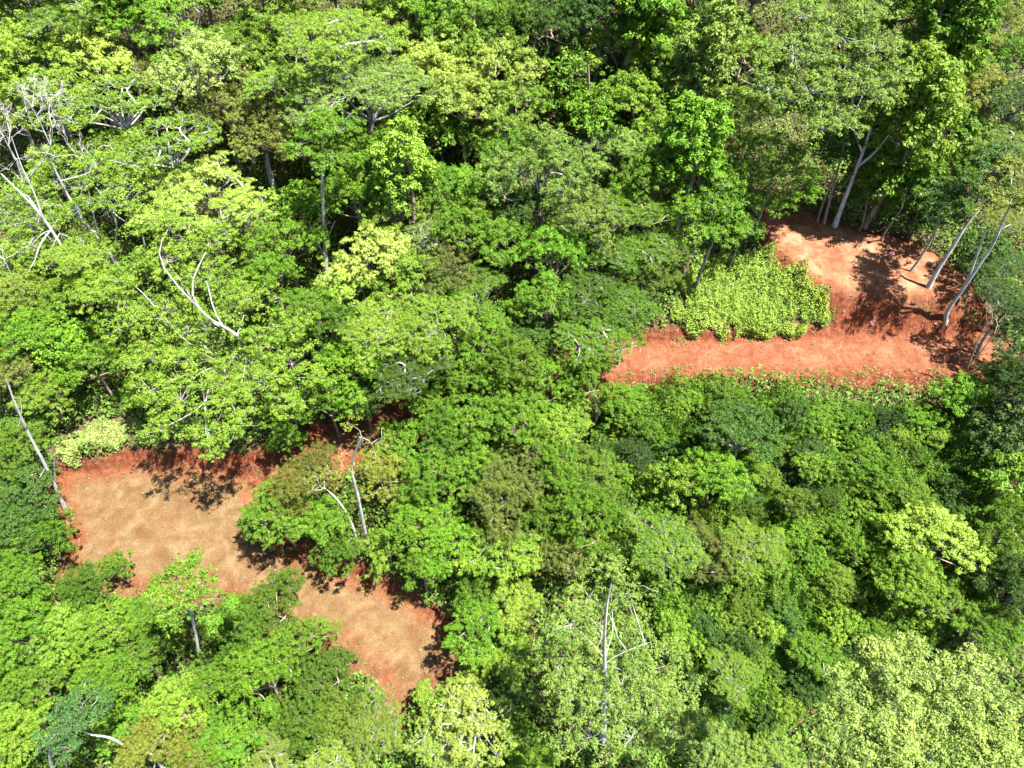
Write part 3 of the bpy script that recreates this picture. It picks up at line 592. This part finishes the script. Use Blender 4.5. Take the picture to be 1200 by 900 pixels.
# ------------------------------------------------------------------ the forest, tree by tree
T = '''
22,12,34,round,M,yellow-green rounded tree at the uppermost corner of the forest
75,22,40,umb,M,light flat crown between the uppermost corner and the layered tree
40,66,40,round,M,light green rounded tree uphill from the dead white tree
8,105,32,round,M,yellow-green tree uphill of the dead white tree at the forest side
60,112,34,fine,M,fine textured lime tree just above the dead white tree
108,70,38,round,L,broad lime tree between the pale domed crown and the forest corner
150,28,34,round,G,darker green tree beside the layered tree with white twigs
212,22,46,tier,G,layered green tree with white twigs above the pale domed crown
140,118,46,open,M,open crowned tree with white twigs showing beside the pale domed crown
185,92,34,open,O,olive tree with scattered pale branches touching the pale domed crown
245,78,42,fine,P,pale yellow domed crown glowing among the greener uphill trees
272,112,34,fine,O,olive fine leaved tree tucked under the pale domed crown
278,45,36,umb,G,flat green tree behind the pale domed crown
320,30,40,round,M,light rounded tree between two dark gaps near the forest top
390,45,58,umb,M,wide feathery tree high in the forest with a broad light crown
430,100,58,umb,F,wide feathery tree spreading downhill of the highest broad crown
350,95,44,umb,M,feathery crown over the thick slanting trunk
200,165,44,open,M,yellow-green open tree with pale limbs above the tiered lime tree
165,205,32,round,L,small lime crown beside the pair of slanting trunks
245,218,34,tier,Y,tiered lime tree with the brightest flat pads of foliage
215,255,44,tier,L,lower spreading tiered lime tree on the slope
280,250,36,tier,L,tiered light tree above the huge flat crowned tree
335,285,36,round,G,round green tree beside the slim silvery trunk
320,330,34,round,G,green tree between the huge flat crown and the silvery trunk
350,235,26,big,G,large leaved plant at the foot of the thick slanting trunk
360,365,36,round,G,shaded green tree beside the huge flat crown
30,395,38,round,G,green tree below the long white leaning poles
75,400,32,big,G,broad leaved bushy tree downhill of the white poles
108,425,30,round,G,deep green tree uphill from the pale vines
50,462,30,round,M,light green tree above the leaning bare white tree
20,350,36,round,L,lime tree at the side below the leaning poles
60,350,30,round,G,small round tree under the slanting pale trunks
165,455,22,round,G,dark rounded bush tree above the pale bank vines
20,430,32,fine,O,olive fine tree near the bare white leaning tree
18,520,34,round,G,green tree under the tip of the bare leaning tree
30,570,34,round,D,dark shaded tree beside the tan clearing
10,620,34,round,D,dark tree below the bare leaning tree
52,628,26,small,G,green bush tree touching the tan clearing edge
455,30,38,round,M,light green tree behind the wide feathery crown
500,28,38,round,G,green rounded tree above the clumpy yellow-green tree
548,18,36,round,M,light round tree near the upper forest edge
590,28,34,round,G,green tree beside the deep dark gap
505,90,42,round,L,clumpy yellow-green tree uphill of the palm
550,72,34,round,M,clumpy light tree between the palm and the dark gap
595,85,38,round,L,bright broad crown beside the vine column
540,120,40,round,L,spreading lime canopy directly uphill of the palm
600,128,34,round,M,light green crown between the palm and the vine column
480,140,32,big,M,large leaved yellow-green tree beside the palm
560,165,30,palm,G,green palm with arching fronds in the upper forest
520,160,26,big,G,broad leaved green tree beside the palm
450,190,38,round,G,round green tree below the wide feathery crowns
410,170,34,round,G,deep green tree at the foot of the feathery crowns
420,225,34,round,G,rounded green tree beside the silvery trunk gap
470,205,28,col,M,slim vine draped tree with yellowish tips near the palm
460,255,36,round,M,light green tree uphill of the lime maple-like crown
505,220,28,round,G,green tree between the palm and the grey-tipped tree
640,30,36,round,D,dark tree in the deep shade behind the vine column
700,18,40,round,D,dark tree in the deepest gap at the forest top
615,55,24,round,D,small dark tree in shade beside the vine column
730,60,36,round,L,bright green tree behind the vine column
775,75,34,round,L,lime rounded tree uphill of the vine topped trunk
760,20,30,col,G,vine hung tree near a pale trunk at the forest top
750,115,34,round,M,light clumped tree above the pale rock face
790,125,30,round,G,green crown beside the vine topped trunk
700,130,28,big,G,large leaved tree at the foot of the vine column
640,195,46,fine,F,grey-tipped fine tree standing in the middle of the upper forest
600,180,30,fine,G,fine green tree leaning on the grey-tipped tree
620,250,34,round,D,shaded round tree under the grey-tipped tree
560,215,32,round,G,rounded tree downhill of the palm
545,265,38,round,G,green crown with feathered edge downhill of the palm
590,285,32,round,G,green tree in the valley below the grey-tipped tree
500,275,30,open,F,pale twiggy tree between the lime maple-like crown and the palm
690,255,40,fine,F,greyish fine leaved tree below the tangled dead vines
735,185,30,round,F,soft green tree beside the tangled dead vines
770,165,30,round,M,light tree above the small patch of bare rock
770,210,34,round,G,round tree just below the small patch of bare rock
745,245,34,umb,G,flat feathery green tree uphill of the lime vines
790,245,30,umb,G,feathery tree beside the whitish trunk near the lime vines
720,290,36,umb,G,feathery green tree over the valley west of the lime vines
770,290,34,umb,G,feathery spreading tree covering the head of the lime vines
760,330,30,round,M,light bright bush tree touching the lime vines
735,360,34,umb,G,dark feathery tree above the end of the red road
690,340,38,umb,G,feathery tree overhanging the valley beside the red road
700,395,42,umb,G,wide dark green feathery tree over the end of the red road
650,300,38,round,G,rounded tree in the valley below the greyish fine tree
640,350,34,round,G,tree on the edge of the narrow dark valley gap
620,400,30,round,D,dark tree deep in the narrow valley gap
440,305,38,round,Y,lime maple-like crown with the brightest clumps
415,340,34,round,L,lime crown hanging below the brightest maple-like crown
480,330,38,round,M,light green clumped crown beside the brightest maple-like crown
520,320,34,fine,O,olive fine crown above the green canopy edge
450,385,48,umb,M,broad flat crowned tree in the middle of the forest
510,375,46,umb,M,second flat crown joining the broad middle crown
420,425,44,round,G,green tree above the hidden bend of the red road
480,430,44,umb,G,flat crown shading the hidden bend of the red road
560,345,36,tier,G,layered green tree beside the narrow valley gap
560,400,38,round,G,green tree beside the glimpses of shaded red road
395,390,34,round,G,green tree between the huge flat crown and middle crowns
540,435,32,round,G,green tree hanging over the shaded red road
590,445,34,round,G,green tree downhill of the narrow valley gap
385,470,30,round,G,rounded tree above the glimpse of soil
335,515,18,small,G,small tree at the head of the wooded island
835,30,30,round,D,dark green tree by the pale trunk at the forest top
825,75,30,col,F,tall vine hung tree with greyish top beside the feathery giant
870,60,34,round,M,light tree between the vine hung tree and the feathery giant
860,125,38,umb,M,feathery crown left of the forked pale giant
810,175,30,col,G,vine draped tree with brown trunk above the lime vines
1075,25,38,round,G,green tree next to the feathery giant near the forest top
1120,30,34,col,G,upright green tree with dark shaded side near the forest top
1160,15,30,fine,O,olive tree at the top edge near the dead twig ball
1190,70,28,round,G,green tree beside the dead twig ball
1100,85,38,fine,M,light fine textured crown downhill of the upright green tree
1070,130,34,col,M,upright tree beside the feathery giant with hanging foliage
1140,110,34,fine,O,olive light crown below the dead twig ball
1190,115,34,umb,D,dark flat crown at the forest side below the dead twig ball
1100,150,34,big,G,large leaved tree shaded behind the red pad
1060,185,32,big,G,broad leaved tree right behind the red pad
1190,165,34,umb,F,pale feathery crown above the olive leaning tree
1130,170,30,round,F,soft green crown behind the leaning trunks
1030,215,24,big,G,broad leaved bush at the foot of the forked pale giant
1012,232,14,big,M,bright leafy bush against the forked pale trunk
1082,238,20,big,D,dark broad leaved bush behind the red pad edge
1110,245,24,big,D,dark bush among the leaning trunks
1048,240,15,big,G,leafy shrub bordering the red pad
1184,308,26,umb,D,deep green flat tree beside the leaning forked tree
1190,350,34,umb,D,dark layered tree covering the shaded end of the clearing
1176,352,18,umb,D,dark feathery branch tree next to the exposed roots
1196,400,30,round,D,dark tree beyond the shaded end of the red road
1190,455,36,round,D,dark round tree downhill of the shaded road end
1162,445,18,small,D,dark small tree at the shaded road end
1130,470,30,small,G,green small tree below the shaded road end
1180,505,34,big,D,dark broad leaved tree in the shade at the forest side
1190,560,36,big,G,large leaved green tree at the forest side below the shade
1185,620,36,round,G,green rounded tree halfway down the forest side
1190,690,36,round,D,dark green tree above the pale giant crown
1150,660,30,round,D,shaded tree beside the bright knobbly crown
1160,735,34,round,G,green tree behind the pale giant crown
1100,630,44,round,L,bright knobbly crown full of lime clumps in the thicket
1060,680,34,round,M,light clumped crown beside the bright knobbly crown
1110,700,34,round,G,green crown below the bright knobbly crown
870,505,40,star,D,drooping dark green tree in the thicket below the red road
840,560,36,round,G,round tree beside the drooping dark tree in the thicket
800,560,30,small,M,light small tree beside the drooping dark tree
780,640,42,umb,M,wide yellowish flat crown in the middle of the thicket
830,650,38,fine,O,olive feathery crown adjoining the wide yellowish crown
880,640,36,umb,M,yellow tipped flat crown in the middle of the thicket
610,560,40,fine,O,olive finely speckled crown at the head of the thicket
585,590,34,fine,O,second olive speckled crown beside the first one
560,500,38,round,G,tree with clumped leaves below the shaded red road
520,510,32,round,G,green tree beside the orange glimpse of road
610,490,36,round,G,rounded tree in the valley below the narrow gap
655,500,34,round,M,light green tree beside the forked white sapling
650,545,32,round,G,green tree above the radiating light crown
560,555,36,round,G,glossy green tree uphill of the lower track
500,560,34,round,G,green tree on the uphill side of the wooded island
470,520,28,small,G,small green tree beside the orange glimpse of road
490,610,36,round,G,deep green rounded tree on the island above the track
530,640,34,round,G,green tree overhanging the bend of the lower track
452,640,24,small,M,bright clumpy bush tree at the corner of the lower track
496,668,24,round,G,green tree overhanging the upper edge of the lower track
350,570,34,fine,S,russet tinged feathery tree on the wooded island
370,540,24,fine,S,russet speckled crown above the bent white stem
450,560,30,fine,S,russet and green crown beside the tall white stem
330,600,38,round,G,dense green tree at the head of the wooded island
375,612,32,round,G,dense dark tree in the middle of the wooded island
305,618,24,round,G,bright leafy tree on the island tip facing the clearing
398,652,25,small,G,leafy small tree above the lower track on the island
585,650,38,star,M,radiating light crown like a star above the dark gap
640,600,34,round,G,green crown uphill of the radiating light crown
690,610,34,round,G,green crown among the thicket head trees
690,560,34,round,M,light tree downhill of the forked white sapling
560,700,30,round,G,green tree beside the radiating light crown
600,705,30,star,M,drooping light green tree at the end of the lower track
555,735,34,star,G,bright spreading tree at the end of the lower track
592,768,30,star,M,bright spreading tree between the dark gap and the track end
620,650,26,round,O,olive crown behind the radiating light crown
665,650,28,round,O,olive topped tree above the large sparse tree
545,805,24,star,L,lime feathery tree in front of the lower track end
508,818,20,star,M,small lime tree at the foot of the lower track
560,850,42,open,Y,yellow tree with white twigs downhill of the lower track
520,870,34,umb,L,lime flat crown at the forest foot beside the yellow tree
600,820,24,round,D,dark tree in the gap beside the large sparse tree
615,880,30,round,G,green tree at the foot of the dark gap
102,684,27,round,G,rounded tree against the lower edge of the tan clearing
135,662,15,small,G,slim sapling poking over the tan clearing edge
45,715,30,round,G,green tree below the side of the tan clearing
20,680,34,round,G,green tree downhill of the dark shaded trees
25,740,36,round,G,rounded tree low on the forest side
75,745,34,round,M,light green tree low among the foot trees
120,735,36,round,G,broad green tree below the clearing edge sapling
158,728,26,round,G,green crown beside the sapling with the white stem
165,770,36,round,G,green tree downhill of the sapling with the white stem
280,740,34,round,G,green tree beside the white stemmed sapling
325,704,31,round,G,domed green tree covering the bend of the lower track
282,724,22,round,G,green tree leaning on the domed tree at the track bend
345,752,31,round,G,green tree filling the inside of the lower track
310,790,38,round,G,large green crown downhill of the track inside
376,794,30,round,G,green tree beside the lower track foot
398,772,14,small,G,small tree on the inner edge of the lower track
425,822,16,small,D,dark green bush tree standing on the lower track edge
398,842,30,round,M,light green tree at the foot of the slope
440,850,34,umb,L,lime flat crown downhill of the lower track
360,850,36,round,G,rounded green tree at the forest foot
260,800,34,round,G,green tree below the white stemmed sapling
215,820,34,round,M,light green tree above the russet tipped tree
175,875,34,fine,S,russet tipped tree at the forest foot
225,880,30,fine,S,second russet tipped tree at the forest foot
130,800,34,round,G,green tree above the curved white limb
40,800,34,round,G,deep green tree uphill of the bluish tree
20,860,36,round,M,light green tree in the lowest corner of the forest
140,850,28,round,G,green tree beside the curved white limb
270,860,36,round,G,green tree between the russet tree and the foot
320,900,38,umb,L,lime flat crown at the foot of the forest
400,895,34,umb,L,bright flat crown at the forest foot below the track
20,-25,44,round,M,yellow-green crown cut off by the upper edge above the corner tree
95,-30,46,umb,M,flat light crown at the very top behind the light flat crown
165,-25,42,round,G,green crown cut off by the upper edge near the layered tree
235,-35,46,round,M,light crown cut off by the upper edge above the layered tree
310,-30,46,round,G,green crown cut off by the upper edge behind the two dark gaps
385,-35,46,umb,M,light crown cut off by the upper edge behind the wide feathery tree
455,-30,44,round,G,green crown at the very top beside the wide feathery tree
530,-30,44,round,M,light crown at the very top uphill of the rounded green tree
605,-30,42,round,D,dark crown at the very top beside the deepest gap
675,-35,42,round,D,second dark crown at the very top beside the deepest gap
745,-35,42,round,G,green crown at the very top behind the vine hung tree
815,-30,42,round,D,dark crown at the very top behind the pale trunk
885,-30,44,umb,M,light flat crown at the very top behind the feathery giant
960,-35,46,umb,F,feathery crown at the very top behind the feathery giant
1035,-30,44,round,G,green crown at the very top behind the upright tree
1110,-35,44,round,G,deep green crown at the very top near the dead twig ball
1180,-30,44,round,M,light crown at the very top above the dead twig ball
115,20,30,round,G,green tree wedged between two light crowns at the forest top
310,75,30,round,G,green tree wedged between the pale dome and the feathery crown
660,-5,34,round,D,shaded tree uphill of the vine column
780,30,34,round,G,green tree uphill of the lime rounded tree
690,440,30,round,G,rounded tree hiding the end of the red road
648,448,32,round,G,green tree standing over the hidden stretch of road
600,425,34,round,G,crown in the valley just uphill of the hidden road
575,465,28,round,G,tree below the shaded glimpse of the hidden road
505,468,24,round,G,clumped tree between two glimpses of the hidden road
425,462,28,round,D,dark crown over the hidden bend of the road
340,480,28,round,G,dark green crown beside the huge flat tree at the road bend
665,470,28,round,M,light tree crowding the forked white sapling
720,470,24,round,G,leafy tree at the visible end of the red road
35,250,34,open,M,light open tree at the forest side behind the long leaning poles
92,300,34,umb,M,light flat crown pierced by the long white leaning poles
20,305,32,round,M,light rounded tree at the forest side by the leaning poles
130,175,32,umb,M,light flat crown beside the twigs of the dead white tree
65,195,28,fine,M,fine light tree among the twigs of the dead white tree
120,335,30,round,M,light rounded tree below the slanting pale trunks
1160,60,26,fine,O,olive bushy tree under the grey ball of dead twigs
1120,200,26,round,G,green tree filling the shade behind the leaning trunks
1152,285,20,big,D,dark broad leaved bush between the leaning trunks and the forest
1185,262,26,umb,O,olive flat crown beside the leaning forked tree
1145,320,18,small,D,dark low tree behind the leaning forked trunk
812,742,15,palm,G,small palm low in the foot of the thicket
905,748,14,palm,G,little palm beside the spreading crown uphill of the pale giant
855,885,32,fine,F,pale crown rising at the foot beside the large sparse tree
905,895,30,fine,F,second pale crown at the foot before the pale giant
860,790,30,umb,M,light flat crown beside the large sparse tree
960,770,28,star,G,green spreading crown uphill of the pale giant crown
'''
for ln in T.strip().split('\n'):
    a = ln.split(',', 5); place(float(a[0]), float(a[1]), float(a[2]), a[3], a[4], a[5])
# ------------------------------------------------------------------ the thicket below the red road and low trees in its gaps
taken = [tuple(map(float, ln.split(',')[:3])) for ln in T.strip().split('\n')]
Rt = np.random.default_rng(77)
THICK = [(740,455),(830,440),(1000,470),(1125,470),(1150,560),(1150,680),(1060,760),(960,790),(900,850),(850,860),(800,760),(760,690),(700,640),(700,500)]
tp = np.array(THICK, float); got = []
tries = 0
while len(got) < 150 and tries < 20000:
    tries += 1
    x_, y_ = Rt.uniform(700, 1155), Rt.uniform(445, 860)
    if not in_poly(np.array([x_]), np.array([y_]), tp)[0]: continue
    if any(math.hypot(x_-a, y_-b) < c*.85 for a, b, c in taken): continue
    if any(math.hypot(x_-a, y_-b) < 21 for a, b in got): continue
    got.append((x_, y_))
LM = [((870,505),'the drooping dark tree'), ((780,640),'the wide yellowish flat crown'), ((1100,630),'the bright knobbly crown'), ((880,640),'the yellow tipped crown'),
      ((706,770),'the large sparse tree'), ((1040,790),'the pale giant crown'), ((1120,450),'the shaded road end'), ((694,490),'the forked white sapling'), ((920,455),'the red road middle'), ((960,570),'the middle of the thicket'), ((770,540),'the valley side of the thicket')]
ORD = ['first','second','third','fourth','fifth','sixth','seventh','eighth','ninth','tenth','eleventh','twelfth','thirteenth','fourteenth','fifteenth','sixteenth','seventeenth','eighteenth']+['outermost']*9
DIR = {'u':'uphill of', 'd':'downhill of', 'r':'', 'l':'on the valley side of'}
slots = {}
for i, (x_, y_) in enumerate(got):
    (lx, ly), nm = min(LM, key=lambda l: math.hypot(x_-l[0][0], y_-l[0][1])); dx, dy = x_-lx, y_-ly
    d_ = ('u' if dy < 0 else 'd') if abs(dy) > abs(dx) else ('r' if dx > 0 else 'l')
    slots.setdefault((nm, d_), []).append((math.hypot(dx, dy), i))
LB = {}
for (nm, d_), v in slots.items():
    for q, (_, i) in enumerate(sorted(v)): LB[i] = (ORD[q] if len(v) > 1 else 'single', {'u':'uphill of', 'd':'downhill of', 'r':'forestward of', 'l':'valleyward of'}[d_]+' '+nm)
for i, (x_, y_) in enumerate(got):
    k = ['small', 'small', 'round', 'small', 'big', 'fine'][i % 6]
    if y_ < 500: k = 'small'
    r = Rt.uniform(14, 24) if k != 'big' else 17
    cl = str(Rt.choice(list('GGMGMD' if y_ < 620 else 'GMMGGD')))
    look = {'G':'green', 'M':'light green', 'D':'dark green'}[cl] + {'small':' bushy', 'round':' rounded', 'big':' broad leaved', 'fine':' fine leaved'}[k]
    o_, w_ = LB[i]
    place(x_, max(y_, 488 if x_ > 880 else 470), r, k, cl, f'{look} thicket tree, {o_} out {w_}', group='small trees of the thicket below the red road', hs=float(Rt.uniform(.7, 1.25)))
# ------------------------------------------------------------------ person crouching at the shaded edge of the red pad
def person(px, py):
    o = hit_g(px, py); root = bpy.data.objects.new('person', None); COL.objects.link(root); root.location = o; root.rotation_euler = (0, 0, .5)
    tag(root, 'person crouching in white top and reddish trousers at the shaded edge of the red pad', 'person')
    def skin(name, J, E, rad, col, parent, sub=2):
        me = bpy.data.meshes.new(name); me.from_pydata(J, E, []); ob = link(name, me, parent)
        s = ob.modifiers.new('s', 'SKIN'); s.use_smooth_shade = True
        for v, r in zip(me.skin_vertices[0].data, rad): v.radius = (r, r)
        me.skin_vertices[0].data[0].use_root = True
        ob.modifiers.new('u', 'SUBSURF').levels = sub
        m, t_, N, L, b = newmat(name); b.inputs['Base Color'].default_value = (*col, 1); b.inputs['Roughness'].default_value = .8; me.materials.append(m)
        return ob
    J = [(0,0,.28),(0,-.06,.48),(0,-.16,.68),(0,-.2,.78),(0,-.23,.9),(-.2,-.14,.66),(-.26,-.34,.5),(-.12,-.5,.44),(.2,-.14,.66),(.26,-.34,.5),(.12,-.5,.44),
         (-.1,-.02,.26),(-.17,-.4,.46),(-.16,-.18,.08),(-.17,-.38,.04),(.1,-.02,.26),(.17,-.4,.46),(.16,-.18,.08),(.17,-.38,.04)]
    E = [(0,1),(1,2),(2,3),(3,4),(2,5),(5,6),(6,7),(2,8),(8,9),(9,10),(0,11),(11,12),(12,13),(13,14),(0,15),(15,16),(16,17),(17,18)]
    rad = [.13,.13,.14,.055,.105,.055,.042,.035,.055,.042,.035,.1,.068,.05,.04,.1,.068,.05,.04]
    b = skin('body', J, E, rad, (.35, .19, .13), root)
    skin('shirt', [J[0], J[1], J[2], (0,-.18,.73), J[5], (-.235,-.24,.58), J[8], (.235,-.24,.58)], [(0,1),(1,2),(2,3),(2,4),(4,5),(2,6),(6,7)], [.14,.15,.16,.085,.08,.065,.08,.065], (.75, .68, .68), root)
    skin('trousers', [(0,0,.27),(-.1,-.02,.26),(-.17,-.4,.46),(-.16,-.2,.11),(.1,-.02,.26),(.17,-.4,.46),(.16,-.2,.11)], [(0,1),(1,2),(2,3),(0,4),(4,5),(5,6)], [.15,.125,.09,.07,.125,.09,.07], (.55, .16, .13), root)
    skin('hair', [(0,-.2,.91),(0,-.225,.97)], [(0,1)], [.105,.1], (.02, .015, .012), root)
person(1041, 301)
